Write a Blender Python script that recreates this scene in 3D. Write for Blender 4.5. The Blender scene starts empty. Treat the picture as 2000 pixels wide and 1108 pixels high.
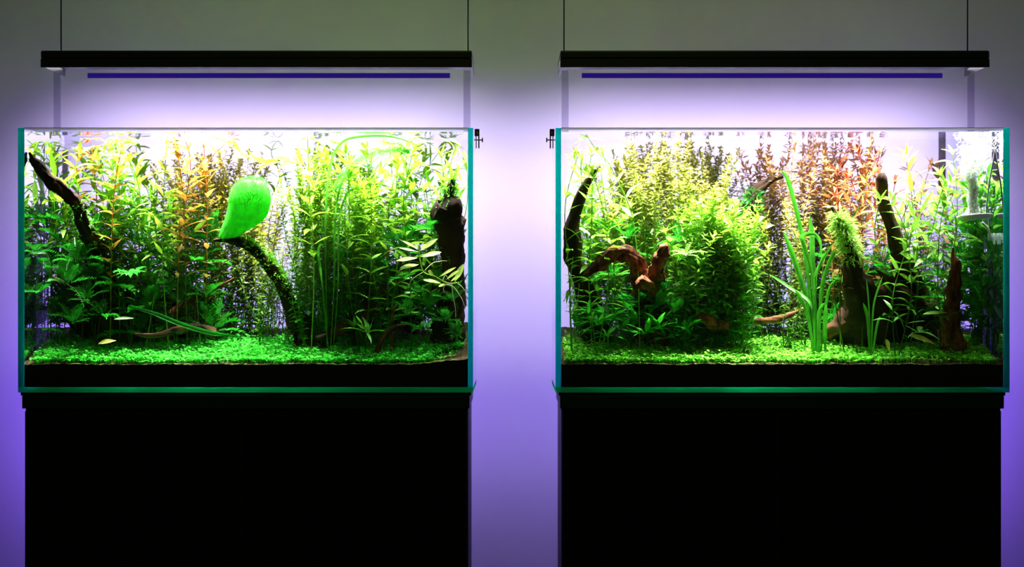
import bpy, math, random
from mathutils import Vector, Matrix, noise
R = random.Random(7)
SC = bpy.context.scene
COL = SC.collection
PI = math.pi
H = 0.963            # camera height; tank front glass is the plane y = 0
D = 5.0              # camera distance from the front glass

# ------------------------------------------------------------------ camera, world, lights, exposure
cam = bpy.data.objects.new('camera', bpy.data.cameras.new('camera'))
COL.objects.link(cam)
cam.location = (0, -D, H)
cam.rotation_euler = (PI / 2, 0, 0)
cam.data.sensor_width = 36
cam.data.lens = 90
cam.data.clip_end = 50
cam.data.dof.use_dof = True
cam.data.dof.focus_distance = D + 0.10
cam.data.dof.aperture_fstop = 2.8
SC.camera = cam
SC.view_settings.view_transform = 'Standard'
SC.view_settings.look = 'None'
SC.view_settings.gamma = 1
SC.view_settings.use_curve_mapping = False
SC.view_settings.exposure = 0.0
SC.cycles.transparent_max_bounces = 32
SC.cycles.max_bounces = 10
SC.cycles.diffuse_bounces = 7
SC.cycles.use_denoising = True
w = bpy.data.worlds.new('room_dark'); SC.world = w; w.use_nodes = True
w.node_tree.nodes['Background'].inputs[0].default_value = (0.026, 0.036, 0.014, 1)

def area(name, loc, rot, sx, sy, power, color, spread=PI):
    l = bpy.data.lights.new(name, 'AREA'); l.shape = 'RECTANGLE'; l.size = sx; l.size_y = sy
    l.energy = power; l.color = color; l.spread = spread
    o = bpy.data.objects.new(name, l); COL.objects.link(o); o.location = loc; o.rotation_euler = rot
    return o
LAMP_Z = H + 0.447
for cx in (-0.508, 0.522):
    # LED array inside each hanging lamp housing, shining down
    area('lamp_light', (cx, 0.215, LAMP_Z - 0.002), (0, 0, 0), 0.86, 0.20, 1.7, (0.97, 0.92, 1.0))
    # its lensed LEDs throw a tighter beam on the planting
    area('lamp_lenses', (cx, 0.13, LAMP_Z - 0.004), (0, 0, 0), 0.86, 0.07, 15.0, (1.0, 0.98, 0.90), math.radians(56))
    # added unseen violet fill behind each cabinet, colouring the wall
    area('violet_fill_low', (cx, 0.462, H - 0.27), (math.radians(98), 0, 0), 0.86, 0.10, 1.35, (0.20, 0.06, 1.0))
    # added white fill behind each lamp to brighten the wall
    area('white_wall_fill', (cx, 0.372, H + 0.443), (math.radians(52), 0, 0), 0.88, 0.02, 1.45, (1.0, 0.95, 1.0), math.radians(80))
    # added violet fill behind each lamp, tinting the wall below it
    area('violet_fill_high', (cx, 0.37, H + 0.445), (math.radians(50), 0, 0), 0.88, 0.02, 1.7, (0.38, 0.17, 1.0), math.radians(96))
for x in (-.935, .93):   # added unseen violet fills for the wall beside the cabinets
    area('violet_fill_edge', (x, 0.462, H - 0.20), (math.radians(90), 0, 0), 0.02, 0.60, 1.4, (0.20, 0.06, 1.0))
# unseen dim olive fill, added high in front to tint the upper wall
area('olive_fill', (0.0, -0.75, H + 1.15), (math.radians(60), 0, 0), 0.9, 0.3, 1.0, (0.74, 1.0, 0.18), math.radians(150))

# ------------------------------------------------------------------ helpers
def P(px, py, d=0.0):
    s = (D + d) / D / 1000.0
    return Vector(((px - 1000) * s, d, H + (554 - py) * s))

def nodes(name):
    m = bpy.data.materials.new(name); m.use_nodes = True
    nt = m.node_tree; nt.nodes.clear()
    return m, nt, nt.nodes.new('ShaderNodeOutputMaterial')

def N(nt, kind, **kw):
    n = nt.nodes.new(kind)
    for k, v in kw.items():
        n.inputs[k.replace('_', ' ')].default_value = v
    return n

def leaf_mat(name, src='obj', trans=0.45, vein=False):
    m, nt, out = nodes(name)
    if src == 'obj':
        c = nt.nodes.new('ShaderNodeObjectInfo'); co = c.outputs['Color']
    else:
        c = nt.nodes.new('ShaderNodeVertexColor'); c.layer_name = 'tint'; co = c.outputs['Color']
    geo = nt.nodes.new('ShaderNodeNewGeometry')
    nz = N(nt, 'ShaderNodeTexNoise', Scale=90.0); nt.links.new(geo.outputs['Position'], nz.inputs['Vector'])
    mr = nt.nodes.new('ShaderNodeMapRange'); mr.inputs['To Min'].default_value = 0.6; mr.inputs['To Max'].default_value = 1.35
    nt.links.new(nz.outputs['Fac'], mr.inputs['Value'])
    mul = nt.nodes.new('ShaderNodeVectorMath'); mul.operation = 'SCALE'
    nt.links.new(co, mul.inputs[0]); nt.links.new(mr.outputs[0], mul.inputs['Scale'])
    df = nt.nodes.new('ShaderNodeBsdfDiffuse'); tr = nt.nodes.new('ShaderNodeBsdfTranslucent')
    nt.links.new(mul.outputs[0], df.inputs['Color']); nt.links.new(mul.outputs[0], tr.inputs['Color'])
    mx = nt.nodes.new('ShaderNodeMixShader'); mx.inputs[0].default_value = trans
    nt.links.new(df.outputs[0], mx.inputs[1]); nt.links.new(tr.outputs[0], mx.inputs[2])
    gl = N(nt, 'ShaderNodeBsdfGlossy', Roughness=0.4); gl.inputs['Color'].default_value = (.8, .9, .7, 1)
    m2 = nt.nodes.new('ShaderNodeMixShader'); m2.inputs[0].default_value = 0.04
    nt.links.new(mx.outputs[0], m2.inputs[1]); nt.links.new(gl.outputs[0], m2.inputs[2])
    nt.links.new(m2.outputs[0], out.inputs[0])
    return m

def pbr(name, c1, c2=None, scale=20.0, rough=0.6, bump=0.0, spec=0.3, stretch=None, metallic=0.0):
    m, nt, out = nodes(name)
    b = N(nt, 'ShaderNodeBsdfPrincipled', Roughness=rough, Metallic=metallic)
    b.inputs['Specular IOR Level'].default_value = spec
    b.inputs['Base Color'].default_value = (*c1, 1)
    if c2 is not None:
        tc = nt.nodes.new('ShaderNodeTexCoord'); mp = nt.nodes.new('ShaderNodeMapping')
        if stretch: mp.inputs['Scale'].default_value = stretch
        nz = N(nt, 'ShaderNodeTexNoise', Scale=scale, Detail=6.0)
        nt.links.new(tc.outputs['Object'], mp.inputs[0]); nt.links.new(mp.outputs[0], nz.inputs['Vector'])
        cr = nt.nodes.new('ShaderNodeValToRGB')
        cr.color_ramp.elements[0].position = 0.36; cr.color_ramp.elements[1].position = 0.66
        cr.color_ramp.elements[0].color = (*c1, 1); cr.color_ramp.elements[1].color = (*c2, 1)
        nt.links.new(nz.outputs['Fac'], cr.inputs[0]); nt.links.new(cr.outputs[0], b.inputs['Base Color'])
        if bump:
            bp = N(nt, 'ShaderNodeBump', Strength=bump, Distance=0.004)
            nt.links.new(nz.outputs['Fac'], bp.inputs['Height']); nt.links.new(bp.outputs[0], b.inputs['Normal'])
    nt.links.new(b.outputs[0], out.inputs[0])
    return m

def glass_mat(name, tint, refl):
    m, nt, out = nodes(name)
    t = nt.nodes.new('ShaderNodeBsdfTransparent'); t.inputs[0].default_value = (*tint, 1)
    g = N(nt, 'ShaderNodeBsdfGlossy', Roughness=0.02)
    mx = nt.nodes.new('ShaderNodeMixShader'); mx.inputs[0].default_value = refl
    nt.links.new(t.outputs[0], mx.inputs[1]); nt.links.new(g.outputs[0], mx.inputs[2]); nt.links.new(mx.outputs[0], out.inputs[0])
    return m

def edge_mat(name, col, col2=None):
    m, nt, out = nodes(name)
    t = nt.nodes.new('ShaderNodeBsdfTranslucent'); t.inputs[0].default_value = (*col, 1)
    d = nt.nodes.new('ShaderNodeBsdfDiffuse'); d.inputs[0].default_value = (*col, 1)
    mx = nt.nodes.new('ShaderNodeMixShader'); mx.inputs[0].default_value = 0.3
    nt.links.new(t.outputs[0], mx.inputs[1]); nt.links.new(d.outputs[0], mx.inputs[2])
    tp = nt.nodes.new('ShaderNodeBsdfTransparent'); tp.inputs[0].default_value = (*col, 1)
    m3 = nt.nodes.new('ShaderNodeMixShader'); m3.inputs[0].default_value = 0.45
    nt.links.new(mx.outputs[0], m3.inputs[1]); nt.links.new(tp.outputs[0], m3.inputs[2])
    nt.links.new(m3.outputs[0], out.inputs[0])
    return m

def emit_mat(name, col, s):
    m, nt, out = nodes(name)
    e = nt.nodes.new('ShaderNodeEmission'); e.inputs[0].default_value = (*col, 1); e.inputs[1].default_value = s
    nt.links.new(e.outputs[0], out.inputs[0]); return m

def bubble_mat():
    m, nt, out = nodes('bubble_white')
    d = nt.nodes.new('ShaderNodeBsdfDiffuse'); d.inputs[0].default_value = (.97, .98, 1, 1)
    t = nt.nodes.new('ShaderNodeBsdfTranslucent'); t.inputs[0].default_value = (.97, .98, 1, 1)
    a = nt.nodes.new('ShaderNodeBsdfTransparent')
    m1 = nt.nodes.new('ShaderNodeMixShader'); m1.inputs[0].default_value = .5
    m2 = nt.nodes.new('ShaderNodeMixShader'); m2.inputs[0].default_value = .68
    nt.links.new(d.outputs[0], m1.inputs[1]); nt.links.new(t.outputs[0], m1.inputs[2])
    nt.links.new(m1.outputs[0], m2.inputs[1]); nt.links.new(a.outputs[0], m2.inputs[2]); nt.links.new(m2.outputs[0], out.inputs[0])
    return m

def water_mat(name='water', bump=.25, p0=.7, p1=.92, hi=.9):
    m, nt, out = nodes(name)
    t = nt.nodes.new('ShaderNodeBsdfTransparent'); t.inputs[0].default_value = (.97, .99, .99, 1)
    g = N(nt, 'ShaderNodeBsdfGlossy', Roughness=0.015); g.inputs[0].default_value = (.95, .97, 1, 1)
    nz = N(nt, 'ShaderNodeTexNoise', Scale=14.0)
    tc = nt.nodes.new('ShaderNodeTexCoord'); nt.links.new(tc.outputs['Object'], nz.inputs['Vector'])
    bp = N(nt, 'ShaderNodeBump', Strength=bump, Distance=0.002); nt.links.new(nz.outputs['Fac'], bp.inputs['Height'])
    nt.links.new(bp.outputs[0], g.inputs['Normal'])
    lw = N(nt, 'ShaderNodeLayerWeight', Blend=0.5)
    cr = nt.nodes.new('ShaderNodeValToRGB')
    cr.color_ramp.elements[0].position = p0; cr.color_ramp.elements[0].color = (.02, .02, .02, 1)
    cr.color_ramp.elements[1].position = p1; cr.color_ramp.elements[1].color = (hi, hi, hi, 1)
    nt.links.new(lw.outputs['Facing'], cr.inputs[0])
    mx = nt.nodes.new('ShaderNodeMixShader'); nt.links.new(cr.outputs[0], mx.inputs[0])
    nt.links.new(t.outputs[0], mx.inputs[1]); nt.links.new(g.outputs[0], mx.inputs[2]); nt.links.new(mx.outputs[0], out.inputs[0])
    return m

M = dict(
    leaf=leaf_mat('leaf_tissue'), fine=leaf_mat('fine_foliage', 'att', 0.5), moss=leaf_mat('moss', 'att', 0.4),
    wood=pbr('dark_driftwood', (.010, .006, .004), (.055, .022, .010), 26, .8, .6, .2, (1, 1, .3)),
    brown=pbr('red_brown_driftwood', (.045, .012, .005), (.30, .095, .030), 60, .75, .7, .25, (1, 1, .35)),
    mid=pbr('brown_driftwood', (.02, .009, .004), (.12, .045, .016), 30, .8, .6, .2, (1, 1, .3)),
    soil=pbr('black_soil', (.0025, .0025, .002), (.012, .010, .007), 500, .95, .5, .05),
    soiltop=pbr('brown_soil_top', (.02, .012, .006), (.09, .06, .03), 220, .95, .5, .1),
    glass=glass_mat('clear_glass', (.985, .995, .99), .012), water=water_mat(), side=water_mat('side_glass', 0.0, .60, .76, .96),
    edge=edge_mat('teal_glass_edge', (.03, .78, .78)), edgelow=edge_mat('green_glass_edge', (.01, .92, .50)),
    rim=glass_mat('rim_glass', (.8, .78, .95), .25),
    black=pbr('black_lacquer', (.002, .002, .002), None, rough=.5, spec=.15),
    mat=pbr('board_green_reflection', (.0015, .02, .012), None, rough=.5, spec=.2),  # green glow reflected from the tank, put into the board's colour
    metal=pbr('black_metal', (.004, .004, .006), None, rough=.4, spec=.4),
    chrome=pbr('steel', (.25, .25, .27), None, rough=.3, metallic=.8),
    wall=pbr('painted_wall', (.80, .79, .80), (.83, .82, .83), 3, .9, 0, .05),
    floor=pbr('dark_floor', (.03, .025, .03), (.05, .04, .045), 6, .6, 0, .2),
    ceramic=pbr('white_ceramic', (.84, .86, .95), None, rough=.35, spec=.4),
    legglass=glass_mat('clear_acrylic', (.86, .84, .92), .10), acryl=edge_mat('frosted_acrylic', (.85, .82, .95)),
    cup=edge_mat('clear_suction_rubber', (.75, .88, .85)),
    tube=pbr('grey_tube', (.10, .10, .09), None, rough=.3, spec=.6),
    pipe=edge_mat('smoky_pipe', (.42, .36, .42)),
    bubble=bubble_mat(),
    root=leaf_mat('pale_root', 'att', .5),
    blue=emit_mat('blue_led_strip', (.035, .012, .33), 0.45),
)

def mesh(name, vs, fs, m, smooth=True, cols=None):
    me = bpy.data.meshes.new(name); me.from_pydata([tuple(v) for v in vs], [], fs)
    me.materials.append(m)
    if smooth: me.polygons.foreach_set('use_smooth', [True] * len(fs))
    if cols is not None:
        a = me.attributes.new('tint', 'FLOAT_COLOR', 'POINT')
        a.data.foreach_set('color', [x for c in cols for x in (c[0], c[1], c[2], 1.0)])
    me.update()
    return me

def link(name, me, parent=None, loc=None):
    o = bpy.data.objects.new(name, me); COL.objects.link(o)
    if parent is not None: o.parent = parent
    if loc is not None: o.location = loc
    return o

def tag(o, label=None, cat=None, group=None, kind=None):
    if label: o['label'] = label
    if cat: o['category'] = cat
    if group: o['group'] = group
    if kind: o['kind'] = kind
    return o

def empty(name, loc, label, cat, group=None):
    o = bpy.data.objects.new(name, None); COL.objects.link(o); o.location = loc; o.empty_display_size = .01
    return tag(o, label, cat, group)

def boxmesh(name, a, b, m, bevel=0.0):
    import bmesh
    bm = bmesh.new(); bmesh.ops.create_cube(bm, size=1)
    for v in bm.verts:
        v.co = Vector([(a[i] + b[i]) / 2 + v.co[i] * (b[i] - a[i]) for i in range(3)])
    if bevel:
        bmesh.ops.bevel(bm, geom=bm.edges[:], offset=bevel, segments=2, affect='EDGES', profile=.5)
    me = bpy.data.meshes.new(name); bm.to_mesh(me); bm.free(); me.materials.append(m); return me

def box(name, a, b, m, parent=None, bevel=0.0):
    """world-space box; made local to the parent's location"""
    off = parent.location if parent is not None else Vector((0, 0, 0))
    c = Vector([(a[i] + b[i]) / 2 for i in range(3)])
    a2 = [a[i] - c[i] for i in range(3)]; b2 = [b[i] - c[i] for i in range(3)]
    return link(name, boxmesh(name, a2, b2, m, bevel), parent, c - off)

def spline(pts, per=6):
    out = []; n = len(pts)
    for i in range(n - 1):
        p0 = pts[max(i - 1, 0)]; p1 = pts[i]; p2 = pts[i + 1]; p3 = pts[min(i + 2, n - 1)]
        for k in range(per):
            t = k / per
            out.append([0.5 * (2 * b + (c - a) * t + (2 * a - 5 * b + 4 * c - d) * t * t + (3 * b - a - 3 * c + d) * t ** 3)
                        for a, b, c, d in zip(p0, p1, p2, p3)])
    out.append(list(pts[-1])); return out

def tube_geo(pts, rad, seg=8, rough=0.0, vs=None, fs=None, seed=0.0, flat=1.0):
    """sweep of circles with a parallel frame and closed ends"""
    vs = [] if vs is None else vs; fs = [] if fs is None else fs
    pts = [Vector(p) for p in pts]; b0 = len(vs); n = len(pts); up = None
    for i in range(n):
        t = (pts[min(i + 1, n - 1)] - pts[max(i - 1, 0)]).normalized()
        if up is None: up = Vector((0, 1, 0)) if abs(t.y) < .9 else Vector((1, 0, 0))
        s = t.cross(up).normalized(); up = s.cross(t).normalized()
        for k in range(seg):
            a = 2 * PI * k / seg
            r = rad[i]
            if rough:
                q = pts[i] * 45 + Vector((math.cos(a) * .9, math.sin(a) * .9, seed))
                g = noise.noise(Vector((math.cos(a) * 2.6 + seed, math.sin(a) * 2.6, i * .10)))
                rg = abs(noise.noise(Vector((math.cos(a) * 3.4 + seed, math.sin(a) * 3.4, seed + i * .035))))
                r *= 1 + rough * (noise.noise(q) * .7 + g * .8 - rg * 1.5 + .35 + .35 * noise.noise(q * 3.1))
            vs.append(pts[i] + s * math.cos(a) * r + up * math.sin(a) * r * flat)
    for i in range(n - 1):
        for k in range(seg):
            a = b0 + i * seg + k; b = b0 + i * seg + (k + 1) % seg
            fs.append((a, b, b + seg, a + seg))
    c = len(vs); vs.append(pts[0]); vs.append(pts[-1])
    for k in range(seg):
        fs.append((c, b0 + (k + 1) % seg, b0 + k)); fs.append((c + 1, b0 + (n - 1) * seg + k, b0 + (n - 1) * seg + (k + 1) % seg))
    return vs, fs

def lerp(a, b, t): return tuple(x + (y - x) * t for x, y in zip(a, b))
def cl(x, a=0., b=1.): return max(a, min(b, x))

# ------------------------------------------------------------------ setting
WALL_Y = 0.74
o = link('wall_back', mesh('wall_back', [(-3.2, WALL_Y, 0), (3.2, WALL_Y, 0), (3.2, WALL_Y, 2.7), (-3.2, WALL_Y, 2.7),
     (-3.2, WALL_Y + .1, 0), (3.2, WALL_Y + .1, 0), (3.2, WALL_Y + .1, 2.7), (-3.2, WALL_Y + .1, 2.7)],
     [(0, 1, 2, 3), (5, 4, 7, 6), (0, 3, 7, 4), (1, 5, 6, 2), (3, 2, 6, 7), (0, 4, 5, 1)], M['wall'], False)); tag(o, kind='structure')
o = box('floor', (-3.2, -6, -.1), (3.2, WALL_Y, 0), M['floor']); tag(o, kind='structure')

# ------------------------------------------------------------------ tanks
TANKS = {'left': dict(x0=35, x1=924, i0=47, i1=914, side='left'),
         'right': dict(x0=1085, x1=1972, i0=1096, i1=1960, side='right')}
DEPTH = 0.44
ZW = P(0, 257).z                 # water level
ZB = P(0, 757).z                 # inner bottom
TOP = P(0, 250).z; BOT = P(0, 767).z
for k, T in TANKS.items():
    X0, X1, I0, I1 = (P(T[c], 0).x for c in ('x0', 'x1', 'i0', 'i1'))
    T.update(X0=X0, X1=X1, I0=I0, I1=I1)
    t = empty('aquarium', (0.5 * (X0 + X1), .22, BOT), f'rimless glass aquarium with teal edges, the {k} one of two', 'aquarium', 'planted aquariums')
    box('front_pane', (I0, 0, BOT + .010), (I1, .010, TOP), M['glass'], t)
    box('back_pane', (I0, DEPTH, BOT + .010), (I1, DEPTH + .010, TOP), M['glass'], t)
    for a, b in ((X0, I0), (I1, X1)):
        box('side_pane', (a, .004, BOT + .010), (b, DEPTH + .010, TOP), M['side'], t)
        box('polished_edge', (a, 0, BOT + .010), (b, .0035, TOP), M['edge'], t)
    box('bottom_pane', (X0, 0, BOT), (X1, DEPTH + .010, BOT + .0098), M['edgelow'], t)
    box('top_edge', (I0, -.0006, TOP - .0042), (I1, -.0001, TOP - .0006), M['acryl'], t)
    box('top_bead', (I0, -.001, TOP - .0005), (I1, .011, TOP + .0006), M['metal'], t)
    box('top_edge', (I0, DEPTH - .001, TOP - .0005), (I1, DEPTH + .011, TOP + .0012), M['rim'], t)
    # water surface
    nx, ny = 60, 24; vs = []; fs = []
    for j in range(ny + 1):
        for i in range(nx + 1):
            x = I0 + (I1 - I0) * i / nx; y = .0105 + (DEPTH - .011) * j / ny
            vs.append((x - .5 * (I0 + I1), y - .22, .0006 * noise.noise(Vector((x * 12, y * 12, 0)))))
    for j in range(ny):
        for i in range(nx):
            a = j * (nx + 1) + i; fs.append((a, a + 1, a + nx + 2, a + nx + 1))
    o = link('water_surface', mesh('water_surface', vs, fs, M['water']), None, (.5 * (I0 + I1), .22, ZW))
    tag(o, f'still clear water filling the {k} aquarium to its rim', 'water', kind='stuff')

# cabinets
for k, (a, b) in {'left': (46, 914), 'right': (1097, 1958)}.items():
    A, B = P(a, 0).x, P(b, 0).x; zt = BOT - .006
    t = empty('cabinet', (.5 * (A + B), .22, 0), f'matt black aquarium cabinet under the {k} tank', 'cabinet', 'black aquarium cabinets')
    box('carcass', (A, .022, .06), (B, .44, zt - .026), M['black'], t, .001)
    box('top_board', (A - .003, 0.0, zt - .0255), (B + .003, .45, zt), M['mat'], t, .001)  # its green colour stands for the tank's reflected glow
    box('plinth', (A + .02, .06, 0), (B - .02, .42, .06), M['black'], t)
    for (u, v) in ((A + .002, .5 * (A + B) - .0015), (.5 * (A + B) + .0015, B - .002)):
        box('door', (u, .003, .065), (v, .0215, zt - .03), M['black'], t, .0015)
    o = box('foam_mat', (A - .006, .002, zt), (B + .006, .448, BOT), M['black']); tag(o, f'thin dark foam mat between the {k} tank and its cabinet', 'mat')

# lamps
for k, (a, b, la, lb) in {'left': (82, 922, 106, 930), 'right': (1094, 1930, 1087, 1897)}.items():
    s = 5.1 / 5
    A, B = (a - 1000) / 1000 * s, (b - 1000) / 1000 * s
    zb = P(0, 130, .09).z; zt = P(0, 99, .09).z
    t = empty('aquarium_lamp', (.5 * (A + B), .22, zt), f'long black hanging lamp over the {k} tank', 'lamp', 'hanging aquarium lamps')
    box('housing', (A, .085, LAMP_Z), (B, .355, zt), M['metal'], t, .003)
    box('front_skirt', (A, .085, zb - .002), (B, .092, LAMP_Z - .0002), M['metal'], t)
    for x in (A, B - .004): box('end_cap', (x, .0925, zb), (x + .004, .3445, LAMP_Z - .0002), M['metal'], t)
    box('blue_strip', (A + .05, .345, zb - .002), (B - .05, .353, zb + .008), M['blue'], t)
    for x in (la, lb):
        xx = P(x, 0, .2).x; 
        ca = P(x + (10 if x in (106, 1087) else -4), 0, .2).x
        vs, fs = tube_geo([(0, 0, 0), (0, 0, .45), (0, 0, .9)], [.0015] * 3, 6)
        link('hanging_wire', mesh('hanging_wire', vs, fs, M['metal']), t, Vector((cl(ca, A + .01, B - .01), .22, zt)) - t.location)
        # frosted acrylic leg down to the tank rim
        lx = P(x, 0, .2).x; lx = cl(lx, A + .012, B - .012)
        box('leg', (lx - .007, .20, TOP + .0015), (lx + .007, .206, LAMP_Z - .014), M['legglass'], t)
        box('leg_foot', (lx - .010, .19, TOP - .0), (lx + .010, .216, TOP + .0015), M['acryl'], t)

# rim clamps between the tanks
for k, x, sgn in (('left', 928, 1), ('right', 1082, -1)):
    p = P(x, 252, .05)
    t = empty('rim_clamp', p, f"small black screw clamp on the {'right' if k == 'left' else 'left'} rim of the {k} tank", 'clamp', 'rim clamps')
    def bx(n, u0, u1, v0, v1, m=M['metal'], d0=.0, d1=.008):
        a_, b_ = sorted((sgn * u0, sgn * u1))
        link(n, boxmesh(n, (a_ / 1000, d0, -v1 / 1000), (b_ / 1000, d1, -v0 / 1000), m, .0004), t)
    bx('clamp_head', -1, 8.5, 0, 14); bx('outer_jaw', 6, 8.5, 14, 38); bx('inner_jaw', 1, 3, 14, 38, M['tube'])
    for nm, u0, u1, r in (('screw', -2, 14, 1.2), ('thumb_knob', 13, 15.5, 4.5)):
        vs, fs = tube_geo([(sgn * u0 / 1000, .004, -.0215), (sgn * u1 / 1000, .004, -.0215)], [r / 1000] * 2, 10)
        link(nm, mesh(nm, vs, fs, M['metal']), t)
    bx('pivot_pad', 2.5, 6, 5, 11, M['chrome'], -.001, .002)

# ------------------------------------------------------------------ soil
def soil_z(x, y, k):
    t = cl(y / .42)
    base = P(0, 714).z
    if k == 'left' and x > -.20: base += .012 * cl((x + .20) / .12)
    z = base + .066 * t + .003 * noise.noise(Vector((x * 14, y * 14, 3)))
    if k == 'left' and x > -.32: z -= .0
    return z
for k, T in TANKS.items():
    I0, I1 = T['I0'] + .0005, T['I1'] - .0005; nx, ny = 150, 40; vs = []; fs = []; cx = .5 * (I0 + I1)
    for j in range(ny + 1):
        for i in range(nx + 1):
            x = I0 + (I1 - I0) * i / nx; y = .0105 + (DEPTH - .011) * j / ny
            vs.append((x - cx, y - .22, soil_z(x, y, k) - ZB + R.uniform(-.0012, .0012)))
    for j in range(ny):
        for i in range(nx):
            a = j * (nx + 1) + i; fs.append((a, a + 1, a + nx + 2, a + nx + 1))
    nt_ = len(fs)
    edge = [i for i in range(nx + 1)] + [j * (nx + 1) + nx for j in range(1, ny + 1)] + [ny * (nx + 1) + i for i in range(nx - 1, -1, -1)] + [j * (nx + 1) for j in range(ny - 1, 0, -1)]
    b0 = len(vs)
    for e in edge: vs.append((vs[e][0], vs[e][1], .0002))
    n = len(edge)
    for q in range(n): fs.append((edge[q], b0 + q, b0 + (q + 1) % n, edge[(q + 1) % n]))
    fs.append(tuple(b0 + q for q in range(n)))
    me = mesh('soil_bed', vs, fs, M['soil'], False); me.materials.append(M['soiltop'])
    for p in me.polygons[:nt_]: p.material_index = 1
    o = link('soil_bed', me, None, (cx, .22, ZB)); tag(o, f'black granular soil bed on the bottom of the {k} tank', 'soil', kind='stuff')

# ------------------------------------------------------------------ leaf meshes
def leaf_geo(L=1.0, W=.2, droop=.25, fold=.25, seg=8, peak=.42, twist=0.0, wave=0.0):
    vs = []; fs = []
    for i in range(seg + 1):
        t = i / seg
        wd = W * (math.sin(PI * t ** (math.log(.5) / math.log(peak))) ** .9 if 0 < t < 1 else .02)
        wd = max(wd, .012 * L)
        x = L * t; z = -droop * L * t * t
        for s in (-1, 0, 1):
            yy = s * wd * .5
            zz = z + abs(s) * fold * wd * .5 + wave * wd * s * math.sin(t * 11)
            a = twist * t
            vs.append((x, yy * math.cos(a), zz + yy * math.sin(a)))
    for i in range(seg):
        for s in (0, 1):
            a = i * 3 + s; fs.append((a, a + 3, a + 4, a + 1))
    return vs, fs
LEAF = {}
def leafset(key, **kw):
    out = []
    for q in range(6):
        d = dict(kw); d['droop'] = kw.get('droop', .25) * R.uniform(-.2, 1.7); d['twist'] = R.uniform(-.5, .5)
        d['W'] = kw['W'] * R.uniform(.85, 1.15)
        vs, fs = leaf_geo(**d); out.append(mesh(key + '_leaf', vs, fs, M['leaf']))
    LEAF[key] = out
leafset('lance', W=.23, droop=.35, fold=.3)
leafset('broad', W=.34, droop=.3, fold=.25, peak=.5)
leafset('crypt', W=.17, droop=.45, fold=.2, wave=.15, seg=10)
leafset('red', W=.26, droop=.4, fold=.3)

def bounds(k):
    T = TANKS[k]; return T['I0'] + .009, T['I1'] - .009, .014, DEPTH - .004, ZW - .001

def inside(p, k):
    a, b, c, d, e = bounds(k); return a < p.x < b and c < p.y < d and p.z < e

def put_leaf(parent, base, d, up, L, key, col, k, petiole=0, label=None):
    """leaf object with its blade along d; tries other directions when it would leave the water"""
    d = d.normalized()
    for tr in range(6):
        if inside(base + d * L * 1.03, k): break
        d = (d + Vector((R.uniform(-.8, .8), R.uniform(-.8, .8), R.uniform(-.7, .1)))).normalized()
        if tr == 4: L *= .5
    else: return None
    z = (up - d * up.dot(d))
    if z.length < 1e-3: z = Vector((0, 0, 1)).cross(d)
    if z.length < 1e-3: z = Vector((1, 0, 0))
    z.normalize(); y = z.cross(d)
    m = Matrix((( d.x, y.x, z.x), (d.y, y.y, z.y), (d.z, y.z, z.z))).to_4x4()
    o = bpy.data.objects.new('leaf', R.choice(LEAF[key])); COL.objects.link(o); o.parent = parent
    o.matrix_local = Matrix.Translation(base - parent.location) @ m @ Matrix.Scale(L, 4)
    f = R.uniform(.75, 1.2); o.color = (cl(col[0] * f * R.uniform(.85, 1.15)), cl(col[1] * f), cl(col[2] * f), 1)
    return o

LIME = (.27, .54, .025); GREEN = (.10, .48, .02); DEEP = (.012, .17, .008); YEL = (.48, .54, .06)
ORANGE = (.72, .26, .07); RED = (.55, .10, .05); PINK = (.70, .32, .24); PALE = (.50, .70, .16)

def stem_col(low, high, t): return lerp(low, high, cl(t))

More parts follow.
